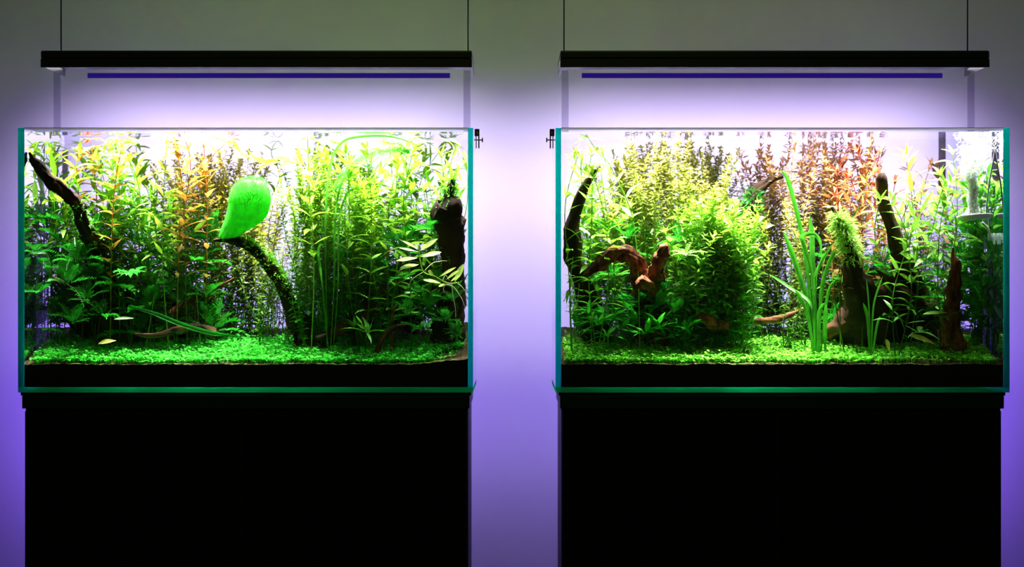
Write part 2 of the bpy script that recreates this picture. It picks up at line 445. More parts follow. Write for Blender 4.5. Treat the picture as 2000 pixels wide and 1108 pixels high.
def broad_plant(k, pts, cols, label, group, name='stem_plant', L=.045, key='lance', gap=.026, start=.22, whorl=2, stemr=.0011, up=.45):
    """pts: list of (px,py,depth) from the root to the tip"""
    P3 = [P(*q) for q in pts]
    T = TANKS[k]
    for q in P3:
        q.x = cl(q.x, T['I0'] + .006, T['I1'] - .006); q.z = min(q.z, ZW - .004)
    sp = [Vector(q) for q in spline([tuple(q) for q in P3], 7)]
    base = sp[0].copy()
    t = empty(name, base, label, 'plant', group)
    vs, fs = tube_geo([q - base for q in sp], [stemr * (1.25 - .6 * i / len(sp)) for i in range(len(sp))], 5)
    zs = [q.z for q in sp]; zlo, zhi = min(zs), ZW
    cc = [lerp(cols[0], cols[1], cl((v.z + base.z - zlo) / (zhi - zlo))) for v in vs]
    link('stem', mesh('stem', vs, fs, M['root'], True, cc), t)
    acc = 0; az = R.uniform(0, PI); total = sum((sp[i + 1] - sp[i]).length for i in range(len(sp) - 1)); run = 0; nxt = total * start
    for i in range(len(sp) - 1):
        sg = sp[i + 1] - sp[i]; ln = sg.length
        if ln < 1e-6: continue
        tg = sg / ln
        while run + ln > nxt:
            q = sp[i] + tg * (nxt - run); f = nxt / total
            s1 = tg.orthogonal().normalized(); s2 = tg.cross(s1)
            for w_ in range(whorl):
                a = az + 2 * PI * w_ / whorl + R.uniform(-.3, .3)
                e = up + .5 * f ** 3 + R.uniform(-.25, .25)
                d = (s1 * math.cos(a) + s2 * math.sin(a)) * math.cos(e) + tg * math.sin(e)
                LL = L * R.uniform(.75, 1.15) * (1 - .35 * max(0, f - .85) / .15) * (.75 + .25 * min(1, f * 2))
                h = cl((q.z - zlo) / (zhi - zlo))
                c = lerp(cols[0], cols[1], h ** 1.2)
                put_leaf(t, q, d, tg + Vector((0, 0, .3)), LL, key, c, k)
            az += PI / 2 + R.uniform(-.2, .2); nxt += gap * R.uniform(.8, 1.2)
        run += ln
    for w_ in range(4):   # growing tip
        a = w_ * PI / 2 + az; d = tg * .9 + (tg.orthogonal().normalized() * math.cos(a) + tg.cross(tg.orthogonal()).normalized() * math.sin(a)) * .5
        put_leaf(t, sp[-1], d, tg, L * .55, key, lerp(cols[0], cols[1], 1), k)
    return t

def rooted(k, x, y_, d):
    """(px,py,depth) of a point on the soil under pixel column x"""
    X = P(x, 0, d).x; z = soil_z(X, d, k); return (x, 554 - (z - H) * 1000 * D / (D + d), d)

def broad_clump(k, n, x0, x1, top0, top1, d0, d1, cols, label, group, lean=25, **kw):
    for i in range(n):
        d = R.uniform(d0, d1); x = x0 + (x1 - x0) * (i + R.random()) / n
        ty = R.uniform(top0, top1)
        r = rooted(k, cl(x + R.uniform(-lean, lean), TANKS[k]['i0'] + 20, TANKS[k]['i1'] - 20), 0, d)
        m1 = (x + R.uniform(-lean, lean) * .6, r[1] + (ty - r[1]) * .4, d + R.uniform(-.02, .02))
        m2 = (x + R.uniform(-lean, lean) * .6, r[1] + (ty - r[1]) * .75, cl(d + R.uniform(-.03, .03), .03, .4))
        tp = (x + R.uniform(-lean, lean) * 1.4, ty, cl(d + R.uniform(-.05, .03), .03, .4))
        broad_plant(k, [r, m1, m2, tp], cols, f'{label} with its tip {where(k, tp[0], tp[1])}, {k} tank', group, **kw)

# ------------------------------------------------------------------ fine stem plants
def fine_geo(h, cols, leafL, leafW, gap, whorl, bend, droop=.1, start=.03, jit=.3, grow=True):
    ph = R.uniform(0, 6.28); b1 = R.uniform(-bend, bend); b2 = R.uniform(-bend, bend)
    def at(z):
        t = z / h
        return Vector((b1 * t * t + .007 * math.sin(t * 8 + ph), b2 * .4 * t * t + .006 * math.cos(t * 7 + ph), z))
    pts = [at(h * i / 14) for i in range(15)]
    sv, sf = tube_geo(pts, [.0009 * (1.2 - .7 * i / 14) for i in range(15)], 4)
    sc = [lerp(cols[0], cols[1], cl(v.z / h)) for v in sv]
    vs = []; fs = []; cs = []; z = start; az = ph
    while z < h:
        p = at(z); f = z / h
        for q in range(whorl):
            a = az + 2 * PI * q / whorl + R.uniform(-jit, jit); e = R.uniform(-.3, .95) + .5 * max(0, f - .9) / .1
            LL = leafL * R.uniform(.7, 1.15) * (1 - .4 * max(0, f - .93) / .07)
            d = Vector((math.cos(a) * math.cos(e), math.sin(a) * math.cos(e), math.sin(e)))
            s = Vector((-math.sin(a), math.cos(a), R.uniform(-.8, .8))) * leafW * .5
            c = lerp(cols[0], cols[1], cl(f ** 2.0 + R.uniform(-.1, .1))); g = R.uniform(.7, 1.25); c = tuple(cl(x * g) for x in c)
            b = len(vs); m1 = p + d * LL * .4; tip = p + d * LL + Vector((0, 0, -droop * LL * R.uniform(0, 3)))
            vs += [p, m1 + s, m1 - s + Vector((0, 0, .0)), tip]; fs += [(b, b + 2, b + 1), (b + 1, b + 2, b + 3)]; cs += [c] * 4
        az += PI / whorl + R.uniform(-.2, .2); z += gap * R.uniform(.8, 1.2) * (1.15 - .35 * f)
    return sv, sf, sc, vs, fs, cs
def fine_set(name, hs, cols, **kw):
    out = []
    for h in hs:
        sv, sf, sc, vs, fs, cs = [], [], [], [], [], []
        for b in range(3):   # each plant branches at its root into three stems
            g = fine_geo(h * R.uniform(.72, 1) if b else h, cols, **kw); az = R.uniform(0, 6.28); spr = 0 if b == 0 else R.uniform(.012, .026)
            def sh(v): f = min(1, (v.z / h) * 3); return Vector((v.x + math.cos(az) * spr * f, v.y + math.sin(az) * spr * f * .6, v.z))
            n1, n2 = len(sv), len(vs)
            sv += [sh(v) for v in g[0]]; sf += [tuple(i + n1 for i in q) for q in g[1]]; sc += g[2]
            vs += [sh(v) for v in g[3]]; fs += [tuple(i + n2 for i in q) for q in g[4]]; cs += g[5]
        out.append((h, mesh(name + '_stem', sv, sf, M['root'], True, sc), mesh(name + '_foliage', vs, fs, M['fine'], False, cs)))
    return out
EXT = {}
def extent(me):
    if me.name not in EXT: EXT[me.name] = (max(abs(v.co.x) for v in me.vertices), max(abs(v.co.y) for v in me.vertices))
    return EXT[me.name]
def fine_clump(k, n, x0, x1, hfun, d0, d1, fset, label, group, tilt=.10, name='fine_stem_plant', keep=1.0):
    T = TANKS[k]
    n = int(n * keep)
    for i in range(n):
        d = R.uniform(d0, d1); x = x0 + (x1 - x0) * (i + R.random()) / n
        r = rooted(k, x, 0, d); base = P(*r); base.z -= .001
        topz = P(x, hfun(x) + R.uniform(-14, 22), d).z
        h = min(topz, ZW - .008) - base.z
        hh, sm, fm = min(R.sample(fset, min(4, len(fset))), key=lambda q: abs(q[0] - h))
        t = empty(name, base, f'{label} with its tip {where(k, x, hfun(x))}, {k} tank', 'plant', group)
        s = h / hh
        t.scale = (1, 1, s)
        ex, ey = extent(fm); ax, ay = R.uniform(-tilt, tilt), R.uniform(-tilt * .3, tilt * .3)
        a = R.choice((0, PI)); lo, hi = T['I0'] + ex + .004, T['I1'] - ex - .004
        if base.x < lo + .04: ax = abs(ax) * .4
        if base.x > hi - .04: ax = -abs(ax) * .4
        base.x = cl(base.x, lo, hi); base.y = cl(base.y, .014 + ey + .02, DEPTH - ey - .018); base.z = soil_z(base.x, base.y, k) - .001; t.location = base
        t.rotation_euler = (ay, ax, 0)
        for nm, me in (('stem', sm), ('foliage', fm)):
            o = link(nm, me, t); o.rotation_euler.z = a
            if nm == 'foliage': o['kind'] = 'stuff'

LAND = {'left': [(80, 330, 'the knobbly corner branch'), (160, 440, 'the knobbly corner branch'), (125, 560, 'the short dark spike'), (490, 385, 'the green plume'), (500, 485, 'the arched branch'),
                 (570, 600, 'the arched branch'), (430, 555, 'the orange-brown twig'), (885, 450, 'the black stump'), (820, 500, 'the pale oval-leaved sprig'), (700, 625, 'the slanting root'),
                 (260, 540, 'the bright small fern'), (640, 400, 'the tall ribbon grass'), (880, 640, 'the black stump'), (345, 650, 'the low brown root')],
        'right': [(1130, 400, 'the horn-shaped driftwood'), (1113, 480, 'the horn-shaped driftwood'), (1190, 505, 'the arching red-brown wood'), (1290, 510, 'the red-brown knob'), (1262, 560, 'the pale cut stub'),
                  (1470, 420, 'the moss-furred branch'), (1480, 625, 'the long low root'), (1585, 560, 'the ribbon grass'), (1650, 460, 'the feathery moss branch'), (1740, 430, 'the tall black branch'),
                  (1862, 560, 'the pointed stake'), (1905, 425, 'the diffuser'), (1700, 610, 'the small grass tuft')]}
def where(k, px, py):
    x, y, nm = min(LAND[k], key=lambda q: (q[0] - px) ** 2 + (q[1] - py) ** 2)
    dx, dy = px - x, py - y
    if abs(dx) < 14 and abs(dy) < 14: return 'right beside ' + nm
    if abs(dx) > abs(dy): return ('left of ' if dx < 0 else 'right of ') + nm
    return ('above ' if dy < 0 else 'below ') + nm

# ------------------------------------------------------------------ driftwood
def moss_geo(points, n, L, col, spread=1.0, up=.2, wid=.0012):
    vs = []; fs = []; cs = []
    for i in range(n):
        c, r = R.choice(points)
        a = R.uniform(0, 2 * PI); e = R.uniform(-.6, 1.2)
        d = Vector((math.cos(a) * math.cos(e), math.sin(a) * math.cos(e) * .8, math.sin(e) + up)).normalized()
        p = c + d * r * .85 + Vector((R.uniform(-1, 1), R.uniform(-1, 1), R.uniform(-1, 1))) * .003
        l = L * R.uniform(.4, 1.2) * spread; s = d.cross(Vector((R.uniform(-1, 1), R.uniform(-1, 1), R.uniform(-1, 1)))).normalized() * wid
        g = R.uniform(.5, 1.35); cc = tuple(cl(x * g) for x in col)
        b = len(vs); m = p + d * l * .5 + Vector((R.uniform(-.1, .1), 0, .1)) * l; tip = p + d * l + Vector((R.uniform(-.2, .2), 0, -.25)) * l
        vs += [p - s, p + s, m + s * .9, m - s * .9, tip]; fs += [(b, b + 1, b + 2, b + 3), (b + 3, b + 2, b + 4)]; cs += [cc] * 5
        for q in range(3):  # side shoots
            f = R.uniform(.2, .8); u = p.lerp(tip, f); dd = (d + Vector((R.uniform(-1, 1), R.uniform(-1, 1), R.uniform(-.6, .8)))).normalized() * l * .35
            b = len(vs); vs += [u, u + dd * .5 + s, u + dd]; fs.append((b, b + 1, b + 2)); cs += [cc] * 3
    return vs, fs, cs

def driftwood(k, pts, label, mat='wood', name='driftwood', moss=None, rough=.5, seg=26, flat=.85, knots=0, twigs=()):
    """pts (px,py,depth,radius_px)"""
    P3 = [tuple(P(a, b, c)) + (r / 1000,) for a, b, c, r in pts]
    pts = list(pts)
    if pts[-1][1] >= 655: pts.append((pts[-1][0], pts[-1][1] + 30, pts[-1][2], pts[-1][3]))
    P3 = [tuple(P(a, b, c)) + (r / 1000,) for a, b, c, r in pts]
    sp = spline(P3, 12); C = Vector(P3[-1][:3]); T = TANKS[k]
    cen = []
    for q in sp:
        v = Vector(q[:3]); v.x = cl(v.x, T['I0'] + q[3] * 1.35, T['I1'] - q[3] * 1.35); v.y = cl(v.y, .012 + q[3] * 1.2, DEPTH - q[3] * 1.2); cen.append(v)
    rad = [max(q[3], .0007) for q in sp]
    seed = R.uniform(0, 50)
    t = empty(name, C, label, 'driftwood')
    vs, fs = tube_geo([q - C for q in cen], rad, seg, rough, seed=seed, flat=flat)
    for tw in twigs:
        P4 = [tuple(P(a, b, c)) + (r / 1000,) for a, b, c, r in tw]; s2 = spline(P4, 6)
        tube_geo([Vector(q[:3]) - C for q in s2], [max(q[3], .0006) for q in s2], 8, .25, vs, fs, seed)
    link('branch', mesh('branch', vs, fs, M[mat]), t)
    if moss:
        n, L, col, a, b = moss[:5]
        up = moss[5] if len(moss) > 5 else .2
        i0, i1 = int(a * (len(cen) - 1)), int(b * (len(cen) - 1))
        pp = [(cen[i] - C, rad[i]) for i in range(i0, i1 + 1)]
        mv, mf, mc = moss_geo(pp, n, L, col, up=up)
        off = C
        for v in mv:
            v.x = cl(v.x + off.x, T['I0'] + .002, T['I1'] - .002) - off.x
        o = link('moss', mesh('moss', mv, mf, M['moss'], False, mc), t); o['kind'] = 'stuff'
    return t

# ------------------------------------------------------------------ ferns
def frond_geo(L=1.0, n=11, W=.30, curl=.35, lob=.075):
    vs = []; fs = []
    def at(t): return Vector((L * t, 0, .25 * L * t - curl * L * t * t))
    for i in range(8):
        a, b = at(i / 8), at((i + 1) / 8); q = len(vs)
        vs += [a + Vector((0, -.012, 0)), a + Vector((0, .012, 0)), b + Vector((0, .009, 0)), b + Vector((0, -.009, 0))]; fs.append((q, q + 1, q + 2, q + 3))
    for i in range(n):
        t = .2 + .75 * i / (n - 1); c = at(t); l = W * (math.sin(PI * (t * .85 + .12))) * R.uniform(.8, 1.1)
        for s in (-1, 1):
            d = Vector((.5 + .3 * R.random(), s, R.uniform(-.25, .2))).normalized() * l
            w_ = Vector((lob * .5, 0, .02)); q = len(vs); m = c + d * .5
            vs += [c, m + w_, m - w_, c + d * .82 + w_ * .8, c + d * .82 - w_ * .5, c + d]
            fs += [(q, q + 2, q + 1), (q + 1, q + 2, q + 4, q + 3), (q + 3, q + 4, q + 5)]
    q = len(vs); e = at(.95); vs += [e + Vector((0, -.04, 0)), e + Vector((0, .04, 0)), at(1.08)]; fs.append((q, q + 1, q + 2))
    return vs, fs
LEAF['frond'] = []
for q in range(6):
    vs, fs = frond_geo(curl=R.uniform(.1, .7), W=R.uniform(.22, .34)); LEAF['frond'].append(mesh('fern_frond', vs, fs, M['leaf'], False))
def rosette(k, px, py, d, n, L, key, col, label, group, name='fern', spread=.9, part='frond', front=.0):
    base = P(px, py, d); t = empty(name, base, label, 'plant', group)
    for i in range(n):
        a = 2 * PI * i / n + R.uniform(-.4, .4); e = R.uniform(.05, 1.25) * spread
        dr = Vector((math.cos(a) * math.cos(e), math.sin(a) * math.cos(e) * .8 - front, math.sin(e)))
        o = put_leaf(t, base + Vector((R.uniform(-1, 1), R.uniform(-1, 1), 0)) * .004, dr, Vector((0, 0, 1)), L * R.uniform(.6, 1.15), key, col, k)
        if o: o.name = part
    return t
def fern_field(k, n, x0, x1, y0, y1, d0, d1, L, col, label, group, nf=9, key='frond', name='fern', **kw):
    for i in range(n):
        f = (i + .5) / n; x = x0 + (x1 - x0) * ((i * .618) % 1.0); y = y0 + (y1 - y0) * f
        d = R.uniform(d0, d1)
        yb = rooted(k, x, 0, d)[1]
        rosette(k, x, min(y, yb), d, nf, L * R.uniform(.8, 1.2), key, col, f'{label} {where(k, x, min(y, yb))}, {k} tank', group, name, **kw)

# ------------------------------------------------------------------ ribbon leaves
def ribbon(parent, k, pts, w, col, nm='blade'):
    P3 = [P(*q) for q in pts]; sp = [Vector(q) for q in spline([tuple(q) for q in P3], 7)]; n = len(sp)
    vs = []; fs = []; cs = []; base = parent.location
    for i, q in enumerate(sp):
        t = i / (n - 1); tg = (sp[min(i + 1, n - 1)] - sp[max(i - 1, 0)]).normalized()
        s = tg.cross(Vector((.25 * math.sin(t * 3), -1, .1))).normalized() * w / 2000 * (min(1, (1 - t) * 4 + .08)) * (.35 + .65 * min(1, t * 3))
        cu = Vector((0, 1, 0)) * s.length * .35
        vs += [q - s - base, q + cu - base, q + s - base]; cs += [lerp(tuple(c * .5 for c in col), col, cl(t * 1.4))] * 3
    for i in range(n - 1):
        for j in (0, 1):
            a = i * 3 + j; fs.append((a, a + 1, a + 4, a + 3))
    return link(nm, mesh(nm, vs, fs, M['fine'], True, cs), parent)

# =================================================================== LEFT TANK
K = 'left'
# driftwood
driftwood(K, [(50, 298, .04, 2), (64, 312, .045, 6), (80, 330, .05, 11), (92, 348, .055, 10), (112, 366, .06, 12), (135, 385, .065, 11), (152, 405, .07, 12),
              (160, 430, .085, 14), (175, 465, .11, 16), (190, 500, .18, 20), (215, 560, .2, 30), (230, 640, .22, 45), (235, 670, .22, 45)],
          'dark knobbly driftwood branch rising to the top left corner of the left tank', 'wood', moss=(500, .012, (.10, .40, .02), .45, .85))
driftwood(K, [(418, 469, .10, 1.5), (440, 468, .10, 6), (470, 473, .105, 9), (498, 490, .11, 10), (522, 515, .12, 12), (543, 545, .13, 12), (555, 570, .14, 11),
              (566, 595, .15, 14), (580, 622, .16, 20), (600, 648, .17, 30), (612, 668, .17, 40)],
          'dark arched mossy driftwood branch in the middle of the left tank', 'wood', moss=(750, .016, (.20, .62, .03), .2, .60, .6))
driftwood(K, [(883, 351, .10, 3), (880, 366, .10, 9), (876, 384, .10, 10), (882, 402, .10, 24), (880, 425, .11, 30), (886, 470, .12, 25), (888, 520, .13, 24), (882, 575, .14, 28), (876, 660, .16, 34)],
          'thick black driftwood stump at the right end of the left tank', 'wood', moss=(160, .016, (.16, .5, .03), .08, .3), rough=.28)
driftwood(K, [(103, 540, .10, 1.5), (118, 553, .10, 6), (140, 572, .12, 9), (170, 590, .15, 14), (210, 610, .18, 26), (240, 668, .2, 34)],
          'short dark driftwood spike low at the left side of the left tank', 'wood')
driftwood(K, [(457, 543, .14, 1.2), (440, 554, .15, 3), (410, 568, .17, 4), (370, 590, .2, 8), (330, 630, .22, 20), (310, 665, .22, 30)],
          'thin orange-brown driftwood twig left of the arched branch', 'brown', rough=.2)
driftwood(K, [(618, 662, .10, 5), (660, 646, .12, 10), (705, 622, .14, 14), (740, 592, .17, 16), (765, 560, .24, 13), (786, 535, .28, 7)],
          'brown driftwood root slanting up from the carpet right of the arched branch', 'mid')
driftwood(K, [(804, 634, .09, 1), (785, 636, .085, 3), (765, 642, .08, 4.5), (748, 660, .07, 5), (738, 684, .065, 6)],
          'small bent olive-brown root standing in the carpet near the right end of the left tank', 'mid', rough=.2)
driftwood(K, [(776, 594, .08, .8), (769, 607, .08, 2.4), (765, 630, .085, 2), (764, 650, .09, 3), (764, 672, .09, 3)], 'slender orange twig before the dark wood in the left tank', 'brown', rough=.1)
driftwood(K, [(262, 652, .09, 2), (300, 656, .10, 5), (345, 645, .12, 7), (380, 640, .14, 9), (420, 652, .15, 10)], 'low brown root lying behind the carpet in the left tank', 'mid')
driftwood(K, [(58, 640, .26, 40), (140, 610, .26, 62), (250, 600, .27, 74), (350, 620, .28, 56), (425, 650, .30, 20)], 'massive dark driftwood base hidden low behind the ferns of the left tank', 'wood', rough=.4, moss=(3600, .036, (.012, .17, .012), 0, 1, .5))
driftwood(K, [(640, 650, .3, 16), (720, 615, .28, 46), (800, 580, .27, 66), (880, 590, .27, 60)], 'dark driftwood base behind the stump in the left tank', 'wood', rough=.4, moss=(3000, .034, (.012, .17, .012), 0, 1, .5))

# broad leaved stems
BL = 'tall lime stem plant'
broad_clump(K, 20, 62, 300, 262, 330, .13, .34, (DEEP, LIME), BL, 'broad-leaved stems left in the left tank', L=.052)
broad_clump(K, 10, 170, 330, 350, 410, .10, .2, (DEEP, (.22, .6, .02)), 'mid-height green stem plant', 'short broad-leaved stems left in the left tank', L=.046)
for p in ([(160, 0), (165, 480), (150, 340), (160, 262)], [(215, 0), (220, 420), (235, 300), (250, 262)], [(345, 0), (350, 480), (372, 330), (360, 264)], [(380, 0), (385, 500), (396, 340), (450, 266)], [(185, 0), (190, 420), (180, 300), (178, 264)], [(400, 0), (405, 420), (400, 320), (398, 280)], [(365, 0), (360, 420), (350, 320), (345, 268)]):
    d = R.uniform(.10, .2); r = rooted(K, p[0][0], 0, d)
    broad_plant(K, [r] + [(x, y, d) for x, y in p[1:]], ((.10, .2, .02), (.66, .20, .04)), 'orange-tipped broad-leaved stem plant reaching the surface behind the lime stems of the left tank', 'orange stems of the left tank', key='red', L=.042, start=.35)
# stem bending along below the surface
broad_plant(K, [rooted(K, 640, 0, .16), (640, 500, .15), (612, 350, .13), (575, 317, .12), (510, 318, .11), (462, 292, .1), (430, 272, .1)], (DEEP, YEL), 'yellow-green stem plant bending sideways just below the surface above the green plume', None, L=.046, start=.52, gap=.024, up=.9)
broad_plant(K, [rooted(K, 470, 0, .3), (500, 450, .3), (545, 352, .28), (530, 300, .27), (540, 262, .27)], (DEEP, LIME), 'loose lime stem plant against the white gap right of the green plume', None, L=.035, start=.6, gap=.03)
BR = 'tall lime tangled stem plant'
broad_clump(K, 26, 660, 895, 260, 320, .08, .36, (DEEP, (.30, .56, .03)), BR, 'broad-leaved stems right in the left tank', lean=40, L=.048)
broad_clump(K, 12, 650, 900, 330, 400, .10, .3, (DEEP, (.22, .62, .02)), 'shorter green stem plant', 'short stems right in the left tank', lean=30, L=.042)
for xx in (300, 320, 380, 600):
    broad_clump(K, 1, xx - 8, xx + 8, 262, 270, .1, .2, (GREEN, YEL), 'yellow-lime stem plant', 'tall yellow stems in the left tank', L=.05, start=.45)

HS = [.20, .24, .28, .32, .36, .40, .43, .43]
F_left = fine_set('orange_green', HS * 2, ((.05, .20, .015), (.50, .40, .06)), leafL=.018, leafW=.0044, gap=.0085, whorl=4, bend=.05)
F_lime = fine_set('yellow_green', HS * 2, ((.06, .34, .02), (.34, .56, .025)), leafL=.015, leafW=.0044, gap=.0075, whorl=4, bend=.04)
F_dim = fine_set('thin_green', HS * 2, ((.05, .20, .015), (.40, .42, .05)), leafL=.014, leafW=.0032, gap=.0095, whorl=3, bend=.05)
F_orange = fine_set('orange', HS * 2, ((.08, .20, .015), (.74, .40, .18)), leafL=.021, leafW=.0046, gap=.0095, whorl=4, bend=.06)
def prof(pairs):
    def f(x):
        if x <= pairs[0][0]: return pairs[0][1]
        for (a, b), (c, d) in zip(pairs, pairs[1:]):
            if x <= c: return b + (d - b) * (x - a) / (c - a)
        return pairs[-1][1]
    return f
fine_clump(K, 30, 335, 520, prof([(335, 330), (400, 290), (470, 310), (520, 370)]), .16, .38, F_left, 'fine orange-tipped stem plant', 'fine orange-tipped stems in the left tank')
fine_clump(K, 7, 500, 560, prof([(500, 390), (530, 400), (560, 450)]), .2, .38, F_dim, 'thin olive stem plant', 'thin stems beside the gap in the left tank')
fine_clump(K, 34, 588, 735, prof([(588, 300), (640, 290), (735, 330)]), .12, .38, F_lime, 'fine yellow-green stem plant', 'fine bush in the left tank')
fine_clump(K, 8, 560, 600, prof([(560, 520), (600, 440)]), .15, .35, F_dim, 'short olive stem plant', 'short thin stems in the left tank')
fine_clump(K, 18, 70, 340, prof([(70, 400), (340, 380)]), .24, .40, F_lime, 'fine green background stem plant', 'fine background stems left in the left tank')
fine_clump(K, 14, 740, 895, prof([(740, 400), (895, 420)]), .22, .40, F_dim, 'thin olive background stem plant', 'fine background stems right in the left tank')

# ferns and dark low growth
fern_field(K, 44, 60, 430, 430, 655, .12, .36, .068, (.018, .26, .012), 'dark green fern', 'ferns in the left half of the left tank')
fern_field(K, 34, 640, 900, 440, 640, .14, .36, .066, (.02, .28, .014), 'dark green fern', 'ferns in the right half of the left tank')
fern_field(K, 11, 58, 210, 490, 655, .05, .16, .048, (.015, .24, .012), 'dark glass-side fern', 'ferns at the left glass', 9)
fern_field(K, 9, 790, 900, 540, 665, .05, .11, .045, (.03, .36, .02), 'low dark fern near the glass', 'ferns before the stump', 8)
rosette(K, 255, 535, .06, 9, .035, 'frond', (.05, .62, .05), 'small bright green fern catching the light above the dark wood of the left tank', None, spread=.4)
rosette(K, 690, 640, .10, 8, .042, 'crypt', (.10, .45, .03), 'small green rosette with narrow upright leaves in front of the slanting root', None, 'rosette_plant', 1.1, 'leaf')
rosette(K, 718, 652, .06, 8, .046, 'crypt', (.14, .50, .03), 'green rosette with arching leaves right of the slanting root, near the glass', None, 'rosette_plant', 1.1, 'leaf')
rosette(K, 895, 655, .12, 6, .04, 'crypt', (.05, .35, .03), 'small dark rosette beside the stump at the right glass of the left tank', None, 'rosette_plant', 1.0, 'leaf')

# foreground floating sprigs with hand placed leaves
def sprig(label, stem, leaves, cols, roots=(), d=.025):
    b = P(*stem[0], d); t = empty('floating_sprig', b, label, 'plant')
    sp = spline([tuple(P(x, y, d)) for x, y in stem], 6)
    vs, fs = tube_geo([Vector(q) - b for q in sp], [.0013] * len(sp), 6)
    link('stem', mesh('stem', vs, fs, M['root'], True, [(.35, .6, .08)] * len(vs)), t)
    for (x, y, u, v, wd, dy) in leaves:
        a = P(x, y, d); e = P(u, v, d + dy); dd = e - a; L = dd.length; x_ = dd.normalized()
        nrm = Vector((.15, -.75, .75)); z = (nrm - x_ * nrm.dot(x_)).normalized(); y_ = z.cross(x_)
        vs, fs = leaf_geo(1, wd / 1000 / L, .06, .2, 10, .55)
        o = link('leaf', mesh('sprig_leaf', vs, fs, M['leaf']), t)
        o.matrix_local = Matrix.Translation(a - b) @ Matrix(((x_.x, y_.x, z.x), (x_.y, y_.y, z.y), (x_.z, y_.z, z.z))).to_4x4() @ Matrix.Scale(L, 4)
        o.color = (*cols, 1)
    for pts in roots:
        sp = spline([tuple(P(x, y, d + .005)) for x, y in pts], 6)
        vs, fs = tube_geo([Vector(q) - b for q in sp], [.0006 * (1.1 - .6 * i / len(sp)) for i in range(len(sp))], 5)
        link('root', mesh('root', vs, fs, M['root'], True, [(.75, .75, .55)] * len(vs)), t)
sprig('pale lime floating sprig with oval leaves before the black stump', [(818, 478), (819, 500), (822, 515), (828, 532), (850, 541), (866, 550)],
      [(817, 487, 786, 469, 7, -.004), (816, 492, 780, 483, 6, .0), (816, 504, 773, 508, 11, .0), (818, 517, 780, 523, 12, -.004), (821, 490, 854, 465, 11, 0), (822, 502, 862, 491, 12, .0),
       (820, 488, 811, 474, 6, 0), (822, 484, 832, 476, 5, 0), (825, 512, 829, 519, 6, 0), (838, 534, 841, 527, 7, 0)],
      (.62, .82, .22), [[(826, 532), (812, 540), (802, 550), (797, 563)], [(830, 528), (845, 514), (862, 510), (873, 510)]])
sprig('lime floating sprig with trailing white roots at the right glass of the left tank', [(845, 538), (862, 548), (877, 554), (897, 552)],
      [(862, 554, 826, 545, 10, 0), (858, 541, 890, 521, 7, 0), (872, 546, 896, 527, 7, 0), (880, 550, 900, 536, 7, 0), (872, 556, 856, 559, 8, 0), (846, 541, 838, 528, 8, 0), (888, 551, 905, 515, 12, .01)],
      (.55, .78, .14), [[(872, 556), (885, 560), (900, 580), (908, 600), (910, 612)], [(890, 551), (902, 560), (910, 572), (912, 582)], [(882, 556), (885, 580), (889, 600), (890, 620)], [(868, 558), (866, 566), (868, 574)], [(864, 550), (870, 538), (878, 548)]])

# the soft green plume on the arched branch
def plume(label, pts, col, n=5200, d=.10, core=True):
    C = P(*pts[-1][:2], d); sp = spline([tuple(P(a, b, d)) + (r / 1000,) for a, b, r in pts], 8)
    t = empty('algae_plume', C, label, 'algae')
    rr = [max(q[3], .002) for q in sp]
    vs, fs = tube_geo([Vector(q[:3]) - C for q in sp], [r * .93 for r in rr], 20, .05, flat=.6)
    n0 = len(sp)
    cs = [col for v in vs]
    if core: link('core', mesh('core', vs, fs, M['moss'], True, cs), t)
    vs = []; fs = []; cs = []
    for i in range(n):
        q = R.randrange(2, n0 - 1); c = Vector(sp[q][:3]) - C; r = rr[q]; a = R.uniform(0, 2 * PI)
        tg = (Vector(sp[q + 1][:3]) - Vector(sp[q - 1][:3])).normalized(); s1 = tg.cross(Vector((0, 1, 0))).normalized(); s2 = Vector((0, 1, 0))
        o_ = s1 * math.cos(a) * r + s2 * math.sin(a) * r * .6; p = c + o_ * (.9 if core else R.uniform(.1, 1.2))
        dd = (o_.normalized() * .5 + Vector((-tg.x, -tg.y, -tg.z)) * .9 + Vector((R.uniform(-.3, .3),) * 3)).normalized() * R.uniform(.004, .009)
        s = dd.cross(o_).normalized() * .0004; g = R.uniform(.8, 1.2); b = len(vs)
        vs += [p - s, p + s, p + dd]; fs.append((b, b + 1, b + 2)); cs += [tuple(cl(x * g) for x in col)] * 3
    o = link('filaments', mesh('filaments', vs, fs, M['moss'], False, cs), t); o['kind'] = 'stuff'
plume('soft bright green algae plume swelling upward from the tip of the arched branch', [(497, 348, 6), (496, 356, 28), (492, 375, 42), (486, 398, 45), (474, 420, 38), (458, 440, 26), (442, 458, 16), (432, 468, 8)], (.14, .88, .10))
plume('small drifting green algae veil near the surface in the right half of the left tank', [(800, 296, 2), (780, 292, 8), (750, 296, 12), (720, 304, 14), (695, 320, 12), (670, 345, 8), (650, 375, 3)], (.22, .82, .10), 5000, .09, False)

